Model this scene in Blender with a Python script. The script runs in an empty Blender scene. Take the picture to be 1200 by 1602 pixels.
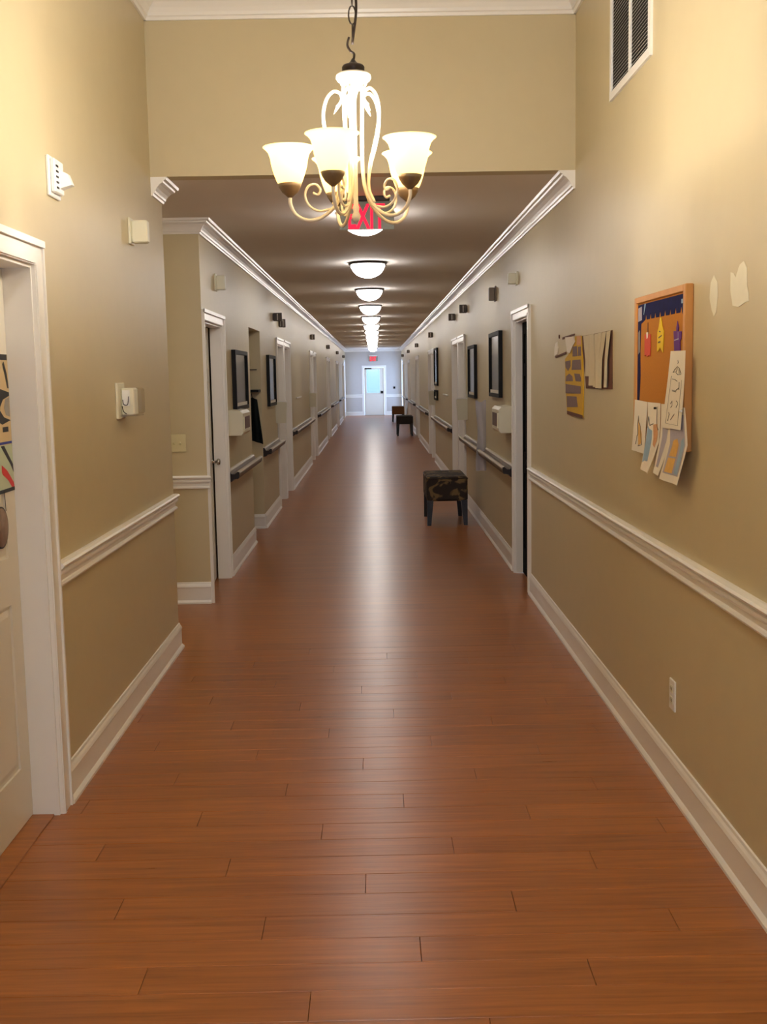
import bpy, math, random
from mathutils import Matrix, Vector
random.seed(7)
S = bpy.context.scene
COL = S.collection
PI = math.pi

# ------------------------------------------------------------------ camera
PITCH, YAW, ROLL, EYE = .121, .0059, .0178, 1.62
cam_d = bpy.data.cameras.new('camera'); cam = bpy.data.objects.new('camera', cam_d); COL.objects.link(cam)
cam_d.sensor_fit = 'HORIZONTAL'; cam_d.sensor_width = 36; cam_d.lens = 36*1750/1200
cam_d.clip_start = .05; cam_d.clip_end = 200
def _dir(x, y, z):                       # camera-space (right, forward, up) -> world
    c, s = math.cos(ROLL), math.sin(ROLL); x, z = c*x+s*z, -s*x+c*z
    c, s = math.cos(PITCH), math.sin(PITCH); y, z = c*y+s*z, -s*y+c*z
    c, s = math.cos(YAW), math.sin(YAW); x, y = c*x+s*y, -s*x+c*y
    return Vector((x, y, z))
R, F, U = _dir(1,0,0), _dir(0,1,0), _dir(0,0,1)
cam.matrix_world = Matrix(((R.x,U.x,-F.x,0),(R.y,U.y,-F.y,0),(R.z,U.z,-F.z,EYE),(0,0,0,1)))
S.camera = cam

# ------------------------------------------------------------------ world, exposure, window light
w = bpy.data.worlds.new('sky'); S.world = w; w.use_nodes = True
w.node_tree.nodes['Background'].inputs[0].default_value = (.46,.64,1,1)
w.node_tree.nodes['Background'].inputs[1].default_value = 4.2
S.view_settings.view_transform = 'Standard'; S.view_settings.look = 'None'
S.view_settings.exposure = .68; S.view_settings.gamma = 1
S.view_settings.use_curve_mapping = False
BULB_W, BULB_COL = 9.5, (1,.94,.85)
SHADE_E = .7
DOME_E, DOME_COL = 17, (1,.94,.89)
BACK_E = 30
def portal(name, loc, rot, sx, sy):
    l = bpy.data.lights.new(name, 'AREA'); l.shape = 'RECTANGLE'; l.size = sx; l.size_y = sy
    l.cycles.is_portal = True
    o = bpy.data.objects.new(name, l); o.location = loc; o.rotation_euler = rot; COL.objects.link(o)
portal('window_portal', (0,-4.62,1.6), (PI/2,0,0), 1.8, 2.0)
portal('side_portal', (-1.38,45.75,1.2), (0,-PI/2,0), 2.1, 1.4)
portal('side_portal', (1.30,45.75,1.2), (0,PI/2,0), 2.1, 1.4)
portal('end_door_portal', (-.06,46.95,1.42), (-PI/2,0,0), .6, 1.05)

XL, XR, HC, YH, YE = -1.2145, 1.1305, 2.7304, 6.35, 46.8
HT = 3.68

# ------------------------------------------------------------------ materials
def lin(c): return tuple(((v/255)/12.92 if v/255 <= .04045 else ((v/255+.055)/1.055)**2.4) for v in c)
def mat(name, rgb, rough=.5, spec=.5, metal=0, emit=None, es=0, noise=0, bump=0, nscale=30, sheen=0, coat=0):
    m = bpy.data.materials.new(name); m.use_nodes = True; nt = m.node_tree; b = nt.nodes['Principled BSDF']
    c = lin(rgb); b.inputs['Base Color'].default_value = (*c,1)
    b.inputs['Roughness'].default_value = rough; b.inputs['Metallic'].default_value = metal
    b.inputs['Specular IOR Level'].default_value = spec
    b.inputs['Coat Weight'].default_value = coat
    if emit: b.inputs['Emission Color'].default_value = (*emit,1); b.inputs['Emission Strength'].default_value = es
    if noise or bump:
        g = nt.nodes.new('ShaderNodeNewGeometry'); n = nt.nodes.new('ShaderNodeTexNoise')
        n.inputs['Scale'].default_value = nscale; n.inputs['Detail'].default_value = 5
        nt.links.new(g.outputs['Position'], n.inputs['Vector'])
        if noise:
            r = nt.nodes.new('ShaderNodeMapRange'); r.inputs[3].default_value = 1-noise; r.inputs[4].default_value = 1+noise
            mx = nt.nodes.new('ShaderNodeVectorMath'); mx.operation = 'SCALE'; mx.inputs[0].default_value = c
            nt.links.new(n.outputs['Fac'], r.inputs[0]); nt.links.new(r.outputs[0], mx.inputs['Scale'])
            nt.links.new(mx.outputs[0], b.inputs['Base Color'])
        if bump:
            bp = nt.nodes.new('ShaderNodeBump'); bp.inputs['Strength'].default_value = bump; bp.inputs['Distance'].default_value = .002
            nt.links.new(n.outputs['Fac'], bp.inputs['Height']); nt.links.new(bp.outputs[0], b.inputs['Normal'])
    return m
M = dict(
 wall=mat('khaki_wall_paint', (203,188,151), .42, .4, noise=.03, bump=.08, nscale=9),
 trim=mat('white_trim_paint', (240,236,228), .28, .5, noise=.02, nscale=6),
 door=mat('white_door_paint', (226,219,204), .35, .5, noise=.02, nscale=5),
 ceil=mat('matte_ceiling_paint', (236,230,222), .85, .2, noise=.02, nscale=4),
 ceil_high=mat('high_ceiling_paint', (226,222,212), .85, .2, noise=.02, nscale=4),
 subfloor=mat('dark_joint', (52,24,12), .7),
 black=mat('black_gloss_frame', (12,11,10), .55, .25, noise=.1, nscale=20),
 glass_dark=mat('dark_framed_picture_under_glass', (26,26,28), .12, .5, noise=.6, nscale=3),
 cream=mat('cream_plastic', (226,221,196), .4, .5, noise=.02, nscale=10),
 ivory=mat('ivory_plastic', (222,212,166), .4, .5, noise=.02, nscale=10),
 white=mat('white_plastic', (240,238,232), .35, .5, noise=.02, nscale=10),
 slot=mat('dark_slot', (30,22,18), .6, .3, noise=.1),
 bronze=mat('dark_bronze_metal', (46,36,30), .4, .5, .6, noise=.1),
 chrome=mat('brushed_nickel', (200,196,188), .25, .5, 1, noise=.05),
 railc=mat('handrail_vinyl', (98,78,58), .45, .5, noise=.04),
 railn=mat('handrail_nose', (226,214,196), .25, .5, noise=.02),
 dark_doorway=mat('painted_doorway_dark', (8,7,8), .85, .08, noise=.1),
 sign=mat('brown_sign_plastic', (84,72,58), .4, .5, noise=.1),
 signw=mat('pale_sign_stripe', (206,200,186), .4, .5, noise=.05),
 grey_sensor=mat('grey_sensor_plastic', (138,128,116), .5, .4, noise=.05),
 board_wood=mat('oak_board_frame', (206,146,78), .45, .4, noise=.12, nscale=14),
 cork=mat('ochre_cork_sheet', (188,124,50), .8, .2, noise=.10, bump=.3, nscale=120),
 navy=mat('navy_border_paper', (18,22,74), .75, .2, noise=.45, nscale=25),
 paper=mat('white_paper', (238,230,214), .7, .2, noise=.03, nscale=15),
 ink=mat('grey_pencil_ink', (96,90,84), .8, noise=.1),
 red=mat('red_card', (206,72,44), .6, noise=.1, nscale=60),
 yellow=mat('yellow_card', (240,204,28), .6, noise=.1, nscale=60),
 purple=mat('purple_card', (96,28,124), .6, noise=.2, nscale=60),
 sand=mat('sandy_crayon', (226,180,98), .7, noise=.15, nscale=60),
 blue_c=mat('pale_blue_crayon', (150,178,204), .7, noise=.15, nscale=60),
 lilac=mat('grey_lilac_crayon', (178,172,186), .7, noise=.1, nscale=60),
 skin_c=mat('peach_crayon', (214,158,110), .7, noise=.2, nscale=90),
 brown_card=mat('brown_card', (98,56,34), .7, noise=.15, nscale=40),
 mustard=mat('mustard_card', (208,164,30), .7, noise=.1, nscale=40),
 taupe=mat('taupe_card', (122,98,92), .7, noise=.15, nscale=40),
 cream_cloth=mat('cream_pleated_paper', (206,192,160), .7, noise=.06, nscale=30),
 patch=mat('pale_filler_paint', (230,224,200), .7, noise=.04, nscale=30),
 dark_cloth=mat('dark_green_black_cloth', (16,24,24), .9, .2, noise=.4, nscale=14),
 mint=mat('mint_print', (196,208,180), .5), blue=mat('blue_print', (24,40,150), .5), redp=mat('red_print', (214,30,24), .5),
 beige_p=mat('beige_print', (214,188,142), .5), greyp=mat('grey_print', (150,146,140), .5, noise=.2, nscale=40), blackp=mat('black_print', (8,8,12), .5),
 bench_leg=mat('dark_wood_leg', (24,16,12), .35, .5, noise=.2),
 bench_dark=mat('charcoal_upholstery', (52,46,42), .8, .2, noise=.2, nscale=30),
 bench_brown=mat('brown_upholstery', (112,74,40), .7, .3, noise=.2, nscale=30),
 arm=mat('cream_painted_iron', (226,216,198), .35, .5, noise=.06, nscale=40),
 cup=mat('bronze_cup', (120,100,74), .45, .5, .3, noise=.2, nscale=60),
 dome=mat('frosted_dome_glass', (250,246,240), .4, emit=DOME_COL, es=DOME_E),
 bulb=mat('lamp_bulb', (255,255,255), .4, emit=(1,.95,.85), es=8),
 exit_red=mat('exit_letters', (120,6,14), .6, .2, emit=(1,.012,.045), es=1.1),
)
def nodes_of(m): return m.node_tree, m.node_tree.nodes, m.node_tree.links
# floor: boards laid across the corridor, 0.14 m wide
def floor_mat(name, lines):
    m = bpy.data.materials.new(name); m.use_nodes = True; nt, N, L = nodes_of(m); b = N['Principled BSDF']
    g = N.new('ShaderNodeNewGeometry'); sp = N.new('ShaderNodeSeparateXYZ'); L.new(g.outputs['Position'], sp.inputs[0])
    def ma(op, a, b_=None, c=None):
        n = N.new('ShaderNodeMath'); n.operation = op
        for i, v in enumerate((a, b_, c)):
            if v is None: continue
            if isinstance(v, (int, float)): n.inputs[i].default_value = v
            else: L.new(v, n.inputs[i])
        return n.outputs[0]
    row = ma('FLOOR', ma('DIVIDE', sp.outputs['Y'], .14))
    off = ma('MULTIPLY', ma('FRACT', ma('MULTIPLY', row, .377)), 1.22)
    colu = ma('FLOOR', ma('DIVIDE', ma('ADD', sp.outputs['X'], off), 1.22))
    wn = N.new('ShaderNodeTexWhiteNoise'); wn.noise_dimensions = '2D'
    cb = N.new('ShaderNodeCombineXYZ'); L.new(row, cb.inputs[0]); L.new(colu, cb.inputs[1]); L.new(cb.outputs[0], wn.inputs['Vector'])
    mp = N.new('ShaderNodeMapping'); mp.inputs['Scale'].default_value = (1.6, 34, 1); L.new(g.outputs['Position'], mp.inputs['Vector'])
    n1 = N.new('ShaderNodeTexNoise'); n1.inputs['Scale'].default_value = 1.2; n1.inputs['Detail'].default_value = 7; n1.inputs['Roughness'].default_value = .65
    n1.inputs['Distortion'].default_value = .6
    L.new(mp.outputs[0], n1.inputs['Vector'])
    rp = N.new('ShaderNodeValToRGB'); rp.color_ramp.elements[0].position = .3; rp.color_ramp.elements[1].position = .72
    rp.color_ramp.elements[0].color = (*lin((136,78,33)),1); rp.color_ramp.elements[1].color = (*lin((178,109,50)),1)
    tone = ma('ADD', n1.outputs['Fac'], ma('MULTIPLY', ma('SUBTRACT', wn.outputs['Value'], .5), .10))
    L.new(tone, rp.inputs['Fac']); col = rp.outputs['Color']
    mp2 = N.new('ShaderNodeMapping'); mp2.inputs['Scale'].default_value = (14, 190, 1); L.new(g.outputs['Position'], mp2.inputs['Vector'])
    n2 = N.new('ShaderNodeTexNoise'); n2.inputs['Scale'].default_value = 1; n2.inputs['Detail'].default_value = 2
    L.new(mp2.outputs[0], n2.inputs['Vector'])
    h = ma('MULTIPLY', n2.outputs['Fac'], .5)
    if lines:
        fr = ma('FRACT', ma('DIVIDE', sp.outputs['Y'], .14)); seam = ma('LESS_THAN', fr, .02)
        mx = N.new('ShaderNodeMixRGB'); mx.inputs[2].default_value = (*lin((70,34,18)),1); L.new(seam, mx.inputs[0]); L.new(col, mx.inputs[1]); col = mx.outputs[0]
    L.new(col, b.inputs['Base Color'])
    bp = N.new('ShaderNodeBump'); bp.inputs['Strength'].default_value = .35; bp.inputs['Distance'].default_value = .0012
    L.new(h, bp.inputs['Height']); L.new(bp.outputs[0], b.inputs['Normal'])
    rr = N.new('ShaderNodeMapRange'); rr.inputs[3].default_value = .24; rr.inputs[4].default_value = .36
    L.new(n1.outputs['Fac'], rr.inputs[0]); L.new(rr.outputs[0], b.inputs['Roughness'])
    b.inputs['Specular IOR Level'].default_value = .5
    return m
M['plank'] = floor_mat('cherry_floor_board', False); M['floor_far'] = floor_mat('cherry_floor_boards_far', True)
# floral bench fabric
m = bpy.data.materials.new('dark_floral_fabric'); m.use_nodes = True; nt, N, L = nodes_of(m); b = N['Principled BSDF']; b.inputs['Roughness'].default_value = .8
g = N.new('ShaderNodeNewGeometry'); n = N.new('ShaderNodeTexNoise'); n.inputs['Scale'].default_value = 7; n.inputs['Detail'].default_value = 2; n.inputs['Distortion'].default_value = 1.6
r = N.new('ShaderNodeValToRGB'); e = r.color_ramp.elements; e[0].position = .5; e[0].color = (*lin((44,34,26)),1); e[1].position = .6; e[1].color = (*lin((122,98,62)),1)
L.new(g.outputs['Position'], n.inputs['Vector']); L.new(n.outputs['Fac'], r.inputs['Fac']); L.new(r.outputs['Color'], b.inputs['Base Color']); M['floral'] = m
# lamp shade: glowing translucent glass
m = bpy.data.materials.new('amber_shade_glass'); m.use_nodes = True; nt, N, L = nodes_of(m); N.remove(N['Principled BSDF']); out = N['Material Output']
tr = N.new('ShaderNodeBsdfTranslucent'); tr.inputs[0].default_value = (.9,.72,.36,1); df = N.new('ShaderNodeBsdfDiffuse'); df.inputs[0].default_value = (.75,.6,.32,1)
em = N.new('ShaderNodeEmission'); em.inputs[0].default_value = (1,.80,.32,1); em.inputs[1].default_value = SHADE_E
mx = N.new('ShaderNodeMixShader'); mx.inputs[0].default_value = .35; ad = N.new('ShaderNodeAddShader')
L.new(tr.outputs[0], mx.inputs[1]); L.new(df.outputs[0], mx.inputs[2]); L.new(mx.outputs[0], ad.inputs[0]); L.new(em.outputs[0], ad.inputs[1]); L.new(ad.outputs[0], out.inputs[0]); M['shade'] = m
def clear(name, tint, gl):
    m = bpy.data.materials.new(name); m.use_nodes = True; nt, N, L = nodes_of(m); N.remove(N['Principled BSDF']); out = N['Material Output']
    t = N.new('ShaderNodeBsdfTransparent'); t.inputs[0].default_value = (*tint,1); gg = N.new('ShaderNodeBsdfGlossy'); gg.inputs['Roughness'].default_value = .08
    x = N.new('ShaderNodeMixShader'); x.inputs[0].default_value = gl
    L.new(t.outputs[0], x.inputs[1]); L.new(gg.outputs[0], x.inputs[2]); L.new(x.outputs[0], out.inputs[0]); return m
M['pane'] = clear('window_glass', (.95,.98,1), .05)
M['pane_tint'] = clear('pale_cyan_door_glass', (.40,.455,.41), .05)
M['acrylic'] = mat('green_grey_acrylic', (128,132,116), .35, .5, noise=.05)
M['cover'] = clear('clear_plastic_guard', (.88,.87,.84), .10)
# thin white film
m = bpy.data.materials.new('white_plastic_film'); m.use_nodes = True; nt, N, L = nodes_of(m); b = N['Principled BSDF']
b.inputs['Base Color'].default_value = (*lin((206,202,206)),1); b.inputs['Roughness'].default_value = .25; b.inputs['Alpha'].default_value = .8; M['film'] = m

# ------------------------------------------------------------------ mesh helpers
class MB:
    def __init__(s): s.v = []; s.f = []; s.sm = []
    def add(s, vs, fs, smooth=False):
        o = len(s.v); s.v += [tuple(v) for v in vs]; s.f += [tuple(i+o for i in f) for f in fs]; s.sm += [smooth]*len(fs); return s
    def box(s, x0, x1, y0, y1, z0, z1):
        x0, x1 = sorted((x0,x1)); y0, y1 = sorted((y0,y1)); z0, z1 = sorted((z0,z1))
        return s.add([(x0,y0,z0),(x1,y0,z0),(x1,y1,z0),(x0,y1,z0),(x0,y0,z1),(x1,y0,z1),(x1,y1,z1),(x0,y1,z1)],
              [(0,3,2,1),(4,5,6,7),(0,1,5,4),(1,2,6,5),(2,3,7,6),(3,0,4,7)])
    def bbox(s, x0, x1, y0, y1, z0, z1, r=.004):   # box with chamfered vertical+top edges
        x0, x1 = sorted((x0,x1)); y0, y1 = sorted((y0,y1)); z0, z1 = sorted((z0,z1))
        def ring(z, i): return [(x0+i+r,y0+i,z),(x1-i-r,y0+i,z),(x1-i,y0+i+r,z),(x1-i,y1-i-r,z),(x1-i-r,y1-i,z),(x0+i+r,y1-i,z),(x0+i,y1-i-r,z),(x0+i,y0+i+r,z)]
        v = ring(z0, r)+ring(z0+r, 0)+ring(z1-r, 0)+ring(z1, r); f = [tuple(range(7,-1,-1)), tuple(range(24,32))]
        for k in range(3):
            for i in range(8): f.append((k*8+i, k*8+(i+1)%8, k*8+8+(i+1)%8, k*8+8+i))
        return s.add(v, f)
    def wb(s, side, y0, y1, z0, z1, o0, o1, bev=0):         # box on a side wall, o = distance out of the wall
        xa, xb = (XL+o0, XL+o1) if side == 'L' else (XR-o1, XR-o0)
        return s.bbox(xa, xb, y0, y1, z0, z1, bev) if bev else s.box(xa, xb, y0, y1, z0, z1)
    def run(s, prof, side, y0, y1, z, m0=0, m1=0):          # profile (out, dz) run along a side wall
        n = len(prof); X = (lambda o: XL+o) if side == 'L' else (lambda o: XR-o)
        v = [(X(o), y0-m0*o, z+d) for o, d in prof]+[(X(o), y1+m1*o, z+d) for o, d in prof]
        f = [(i, (i+1)%n, n+(i+1)%n, n+i) for i in range(n)]+[tuple(range(n-1,-1,-1)), tuple(range(n,2*n))]
        return s.add(v, f)
    def runx(s, prof, x0, x1, y, z, m0=0, m1=0, sg=-1):     # same along a wall facing -Y (sg=-1)
        n = len(prof); v = [(x0-m0*o, y+sg*o, z+d) for o, d in prof]+[(x1+m1*o, y+sg*o, z+d) for o, d in prof]
        f = [(i, (i+1)%n, n+(i+1)%n, n+i) for i in range(n)]+[tuple(range(n-1,-1,-1)), tuple(range(n,2*n))]
        return s.add(v, f)
    def lathe(s, c, prof, n=24, axis='z', cap=True):
        v = []; f = []
        for r_, h in prof:
            for i in range(n):
                a = 2*PI*i/n; p = (r_*math.cos(a), r_*math.sin(a), h)
                if axis == 'x': p = (h, p[0], p[1])
                if axis == 'y': p = (p[0], h, p[1])
                v.append((c[0]+p[0], c[1]+p[1], c[2]+p[2]))
        for k in range(len(prof)-1):
            for i in range(n): f.append((k*n+i, k*n+(i+1)%n, (k+1)*n+(i+1)%n, (k+1)*n+i))
        if cap: f += [tuple(range(n-1,-1,-1)), tuple(range((len(prof)-1)*n, len(prof)*n))]
        return s.add(v, f, True)
    def tube(s, pts, r, n=8):
        pts = [Vector(p) for p in pts]; v = []; f = []; rr = r if isinstance(r, (list,tuple)) else [r]*len(pts); up = None
        for k, p in enumerate(pts):
            d = (pts[min(k+1,len(pts)-1)]-pts[max(k-1,0)]).normalized()
            if up is None: up = d.orthogonal().normalized()
            up = (up-d*up.dot(d)).normalized(); sd = d.cross(up)
            for i in range(n):
                a = 2*PI*i/n; v.append(tuple(p+(up*math.cos(a)+sd*math.sin(a))*rr[k]))
        for k in range(len(pts)-1):
            for i in range(n): f.append((k*n+i, k*n+(i+1)%n, (k+1)*n+(i+1)%n, (k+1)*n+i))
        f += [tuple(range(n-1,-1,-1)), tuple(range((len(pts)-1)*n, len(pts)*n))]
        return s.add(v, f, True)
def smooth_path(pts, n=6):
    out = []; P = [Vector(p) for p in pts]; P = [P[0]]+P+[P[-1]]
    for i in range(1, len(P)-2):
        for k in range(n):
            t = k/n; a, b_, c, d = P[i-1:i+3]
            out.append(.5*((2*b_)+(c-a)*t+(2*a-5*b_+4*c-d)*t*t+(3*b_-a-3*c+d)*t**3))
    return out+[P[-2]]

def tag(o, label=None, cat=None, group=None, kind=None):
    for k, v_ in (('label',label),('category',cat),('group',group),('kind',kind)):
        if v_: o[k] = v_
    return o
def wloc(o):
    p = Vector(o.location)
    while o.parent: o = o.parent; p += Vector(o.location)
    return p
def obj(name, mb, material, parent=None, label=None, cat=None, group=None, kind=None):
    V = [Vector(v) for v in mb.v]
    me = bpy.data.meshes.new(name); o = bpy.data.objects.new(name, me); COL.objects.link(o)
    if parent: off = wloc(parent); o.parent = parent
    else:
        off = Vector(((min(v.x for v in V)+max(v.x for v in V))/2, (min(v.y for v in V)+max(v.y for v in V))/2, min(v.z for v in V))); o.location = off
    me.from_pydata([tuple(v-off) for v in V], [], mb.f); me.polygons.foreach_set('use_smooth', mb.sm); me.update()
    import bmesh
    bm = bmesh.new(); bm.from_mesh(me); bmesh.ops.recalc_face_normals(bm, faces=bm.faces); bm.to_mesh(me); bm.free()
    me.materials.append(M[material] if isinstance(material, str) else material)
    return tag(o, label, cat, group, kind)
def thing(name, loc, label, cat, group=None, kind=None):
    o = bpy.data.objects.new(name, None); o.location = loc; o.empty_display_size = .05; COL.objects.link(o)
    return tag(o, label, cat, group, kind)
def copy_tree(o, parent=None):
    c = o.copy(); COL.objects.link(c)
    if parent: c.parent = parent
    for ch in list(o.children): copy_tree(ch, c)
    return c
def st(name, mb, m, label, cat, parent=None): return obj(name, mb, m, parent, label, cat, None, 'structure')
X = lambda side, o: XL+o if side == 'L' else XR-o

# ------------------------------------------------------------------ floor
WT = .14
fl = MB()
fl.box(-4.2, XR+.3, 6.58, YE+.2, -.06, 0)
fl.box(XL-.3, XR+.3, .70, 6.58, -.06, -.012)
fl.box(XL-.3, XR+.3, -4.7, .70, -.06, 0)
floor = st('floor', fl, 'floor_far', 'glossy reddish brown wood floor running down the whole corridor', 'floor')
floor.data.materials.append(M['subfloor'])
for p in floor.data.polygons:
    if abs(p.normal.z) > .9 and abs(wloc(floor).z+p.center.z+.012) < 1e-4: p.material_index = 1
def hsh(j): return (j*.377) % 1
for j in range(5, 47):
    y0 = j*.14; off = hsh(j)*1.22; xs = [XL-.12]
    k = math.floor((XL-.12+off)/1.22)+1
    while k*1.22-off < XR+.05:
        xx = k*1.22-off
        if xx-xs[-1] > .08 and XR+.05-xx > .08: xs.append(xx)
        k += 1
    xs.append(XR+.05)
    for a, b_ in zip(xs, xs[1:]):
        mb = MB(); g1 = .0007; r = .0012; xa, xb, ya, yb = a+g1, b_-g1, y0+g1, y0+.14-g1
        v = [(xa,ya,-.012),(xb,ya,-.012),(xb,yb,-.012),(xa,yb,-.012),(xa,ya,-r),(xb,ya,-r),(xb,yb,-r),(xa,yb,-r),(xa+r,ya+r,0),(xb-r,ya+r,0),(xb-r,yb-r,0),(xa+r,yb-r,0)]
        f = [(8,9,10,11)]+[(i,(i+1)%4,4+(i+1)%4,4+i) for i in range(4)]+[(4+i,4+(i+1)%4,8+(i+1)%4,8+i) for i in range(4)]
        mb.add(v, f); obj('plank', mb, 'plank', floor)

# ------------------------------------------------------------------ walls (with door openings)
pairs = [13.95+7.1*k for k in range(5)]
pairs = [13.95, 21.05, 28.3, 35.4, 42.5]
opsL = [(3.12,4.065,2.035)]; opsC = [(8.045,9.03,2.035),(11.0,12.055,2.115)]; opsR = [(8.215,9.03,2.035)]
for p in pairs:
    for a in (p+.09, p+1.17): opsC.append((a, a+.95, 2.035)); opsR.append((a, a+.95, 2.035))
opsC.append((45.0,46.5,2.3)); opsR.append((45.0,46.5,2.3))
def wall(side, y0, y1, zt, ops, mb=None):
    mb = mb or MB(); y = y0
    for a, b_, t in sorted(ops):
        mb.wb(side, y, a, 0, zt, -WT, 0); mb.wb(side, a, b_, t, zt, -WT, 0); y = b_
    mb.wb(side, y, y1, 0, zt, -WT, 0); return mb
st('wall_left', wall('L', -4.5, 6.66, HT, opsL), 'wall', 'khaki painted left wall with the near white door, ending at the side passage', 'wall')
wc = wall('L', 8.02, YE, HC, opsC)
wc.box(-4.2, XL-WT, 8.02, 8.045, 0, HC)
for v_ in range(len(wc.v)):
    if abs(wc.v[v_][0]-(XL-WT)) < 1e-6 and 9.0 < wc.v[v_][1] < 11.01: wc.v[v_] = (XL-.09, *wc.v[v_][1:])
st('wall_left', wc, 'wall', 'khaki left wall of the long corridor beyond the side passage, with its return face', 'wall')
wr = wall('R', -4.5, YH, HT, []); wall('R', YH, YE, HC, opsR, wr)
wr.wb('R', YH, YH+.1, HC, HT, -WT, 0)
st('wall_right', wr, 'wall', 'khaki painted right wall running the full length of the hall and corridor', 'wall')
st('wall_header', MB().box(XL-WT, XR+WT, YH, YH+.12, HC, HT), 'wall', 'khaki header wall above the corridor mouth, behind the chandelier', 'wall')
e = MB(); DX0, DX1, DZ = -.43, .40, 1.97
e.box(XL-WT, DX0, YE, YE+.14, 0, HC); e.box(DX1, XR+WT, YE, YE+.14, 0, HC); e.box(DX0, DX1, YE, YE+.14, DZ, HC)
M['end_wall'] = mat('pale_grey_end_wall', (198,192,186), .5, .4, noise=.03, nscale=9)  # end wall only: even colour, paler and greyer than the other walls
st('wall_end', e, 'end_wall', 'distant pale grey end wall around the glazed exit door', 'wall')
bw = MB(); bw.box(XL-WT, XR+WT, -4.64, -4.5, 0, .6); bw.box(XL-WT, XR+WT, -4.64, -4.5, 2.6, HT); bw.box(XL-WT, -.9, -4.64, -4.5, .6, 2.6); bw.box(.9, XR+WT, -4.64, -4.5, .6, 2.6)
st('wall_back', bw, 'wall', 'khaki back wall of the hall with an added wide window', 'wall')
pw = MB(); pw.box(-4.34, -4.2, 6.4, 8.2, 0, HC); pw.box(-4.2, XL-WT, 6.52, 6.66, 0, HC)
st('wall_passage', pw, 'wall', 'khaki walls of the side passage on the left', 'wall')
rw = MB(); rw.box(-3.9, -3.8, 8.135, 10.9, 0, HC); rw.box(-3.8, XL-WT, 10.86, 10.96, 0, HC)
st('wall_side_room', rw, 'wall', 'walls of the dark room behind the left door standing ajar', 'wall')
nw = MB(); ND = .9
nw.wb('L', 10.96, 11.0, 0, HC, -ND-.04, -WT); nw.wb('L', 12.055, 12.1, 0, 2.16, -ND-.04, -WT); nw.wb('L', 11.0, 12.055, 0, 2.16, -ND-.04, -ND); nw.wb('L', 11.0, 12.055, 2.115, 2.16, -ND, -WT)
st('wall_niche', nw, 'wall', 'narrow recessed niche in the left corridor wall', 'wall')
st('ceiling', MB().box(-4.34, XR+WT, YH+.12, YE+.14, HC, HC+.06), 'ceil', 'low taupe corridor ceiling with the row of dome lights', 'ceiling')
st('ceiling', MB().box(XL-WT, XR+WT, -4.64, YH+.12, HT, HT+.06), 'ceil_high', 'high pale ceiling of the front hall above the chandelier', 'ceiling')
wf = MB()
for a in (-.9, -.03, .84): wf.box(a, a+.06, -4.6, -4.52, .6, 2.6)
for z in (.6, 1.57, 2.54): wf.box(-.9, .9, -4.6, -4.52, z, z+.06)
wn_ = st('window_1', wf, 'trim', 'added unseen white framed window in the back wall', 'window')  # window added out of view to let daylight into the hall
obj('pane', MB().box(-.86, .86, -4.565, -4.56, .64, 2.56), 'pane', wn_)

for n_, side in ((2,'L'),(3,'R')):
    wf = MB(); wf.wb(side, 45.0, 45.06, 0, 2.3, -.1, .01); wf.wb(side, 46.44, 46.5, 0, 2.3, -.1, .01); wf.wb(side, 45.06, 46.44, 2.24, 2.3, -.1, .01); wf.wb(side, 45.06, 46.44, 0, .2, -.1, .01); wf.wb(side, 45.72, 45.78, .2, 2.24, -.09, 0)
    o = st('window_%d' % n_, wf, 'trim', 'added tall white framed side window in the %s wall next to the end wall' % ('left' if side == 'L' else 'right'), 'window')  # side windows added to bring daylight to the far end
    obj('pane', MB().wb(side, 45.06, 46.44, .2, 2.24, -.055, -.05), 'pane', o)

# ------------------------------------------------------------------ mouldings
base_p = [(0,0),(.026,0),(.026,.012),(.018,.022),(.014,.026),(.014,.115),(.018,.122),(.014,.135),(.008,.145),(.006,.155),(0,.157)]
rail_p = [(0,0),(.016,0),(.02,.008),(.016,.016),(.009,.019),(.009,.036),(.018,.044),(.024,.052),(.024,.062),(.018,.065),(.03,.074),(.034,.082),(.028,.09),(.012,.094),(0,.094)]
def crown_p(k): return [(0,-.10*k),(.010*k,-.10*k),(.014*k,-.088*k),(.02*k,-.084*k),(.024*k,-.072*k),(.034*k,-.056*k),(.05*k,-.038*k),(.066*k,-.028*k),(.07*k,-.018*k),(.084*k,-.014*k),(.09*k,0),(0,0)]
def side_runs(name, prof, z, lst, label, cat):
    for side, y0, y1, m0, m1, extra in lst:
        st(name, MB().run(prof, side, y0, y1, z, m0, m1), 'trim', label % extra, cat)
RZ = .849
CP = 'white wooden chair rail on the %s'
side_runs('trim_1', rail_p, RZ, [('L',4.165,6.66,0,1,'left wall between the near door and the side passage'),('L',-4.5,3.02,0,0,'left wall on the near side of the white door'),('R',-4.5,8.125,0,0,'right wall below the cork board')], CP, 'chair rail')
st('trim_1', MB().runx(rail_p, -4.2, XL, 8.02, RZ-.01, 0, 1), 'trim', CP % 'yellowish return wall under the switch plate', 'chair rail')
st('trim_1', MB().runx([(o,d*1.3) for o,d in rail_p], XL, -.52, YE, .745, 0, 0), 'trim', CP % 'far end wall left of the exit door', 'chair rail')
st('trim_1', MB().runx([(o,d*1.3) for o,d in rail_p], .49, XR, YE, .745, 0, 0), 'trim', CP % 'far end wall right of the exit door', 'chair rail')
BP = 'white skirting board along the %s'
segL, segR = [], []
yl, yr = 9.12, 9.12
for p in pairs:
    segL.append((yl, p)); segR.append((yr, p)); yl = yr = p+2.21
segL.append((yl, 45.0)); segR.append((yr, 45.0))
bl = [('L',4.165,6.66,0,1,'left wall beside the near door'),('L',-4.5,3.02,0,0,'left wall before the near door'),('R',-4.5,8.125,0,0,'near right wall under the socket')]
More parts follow.
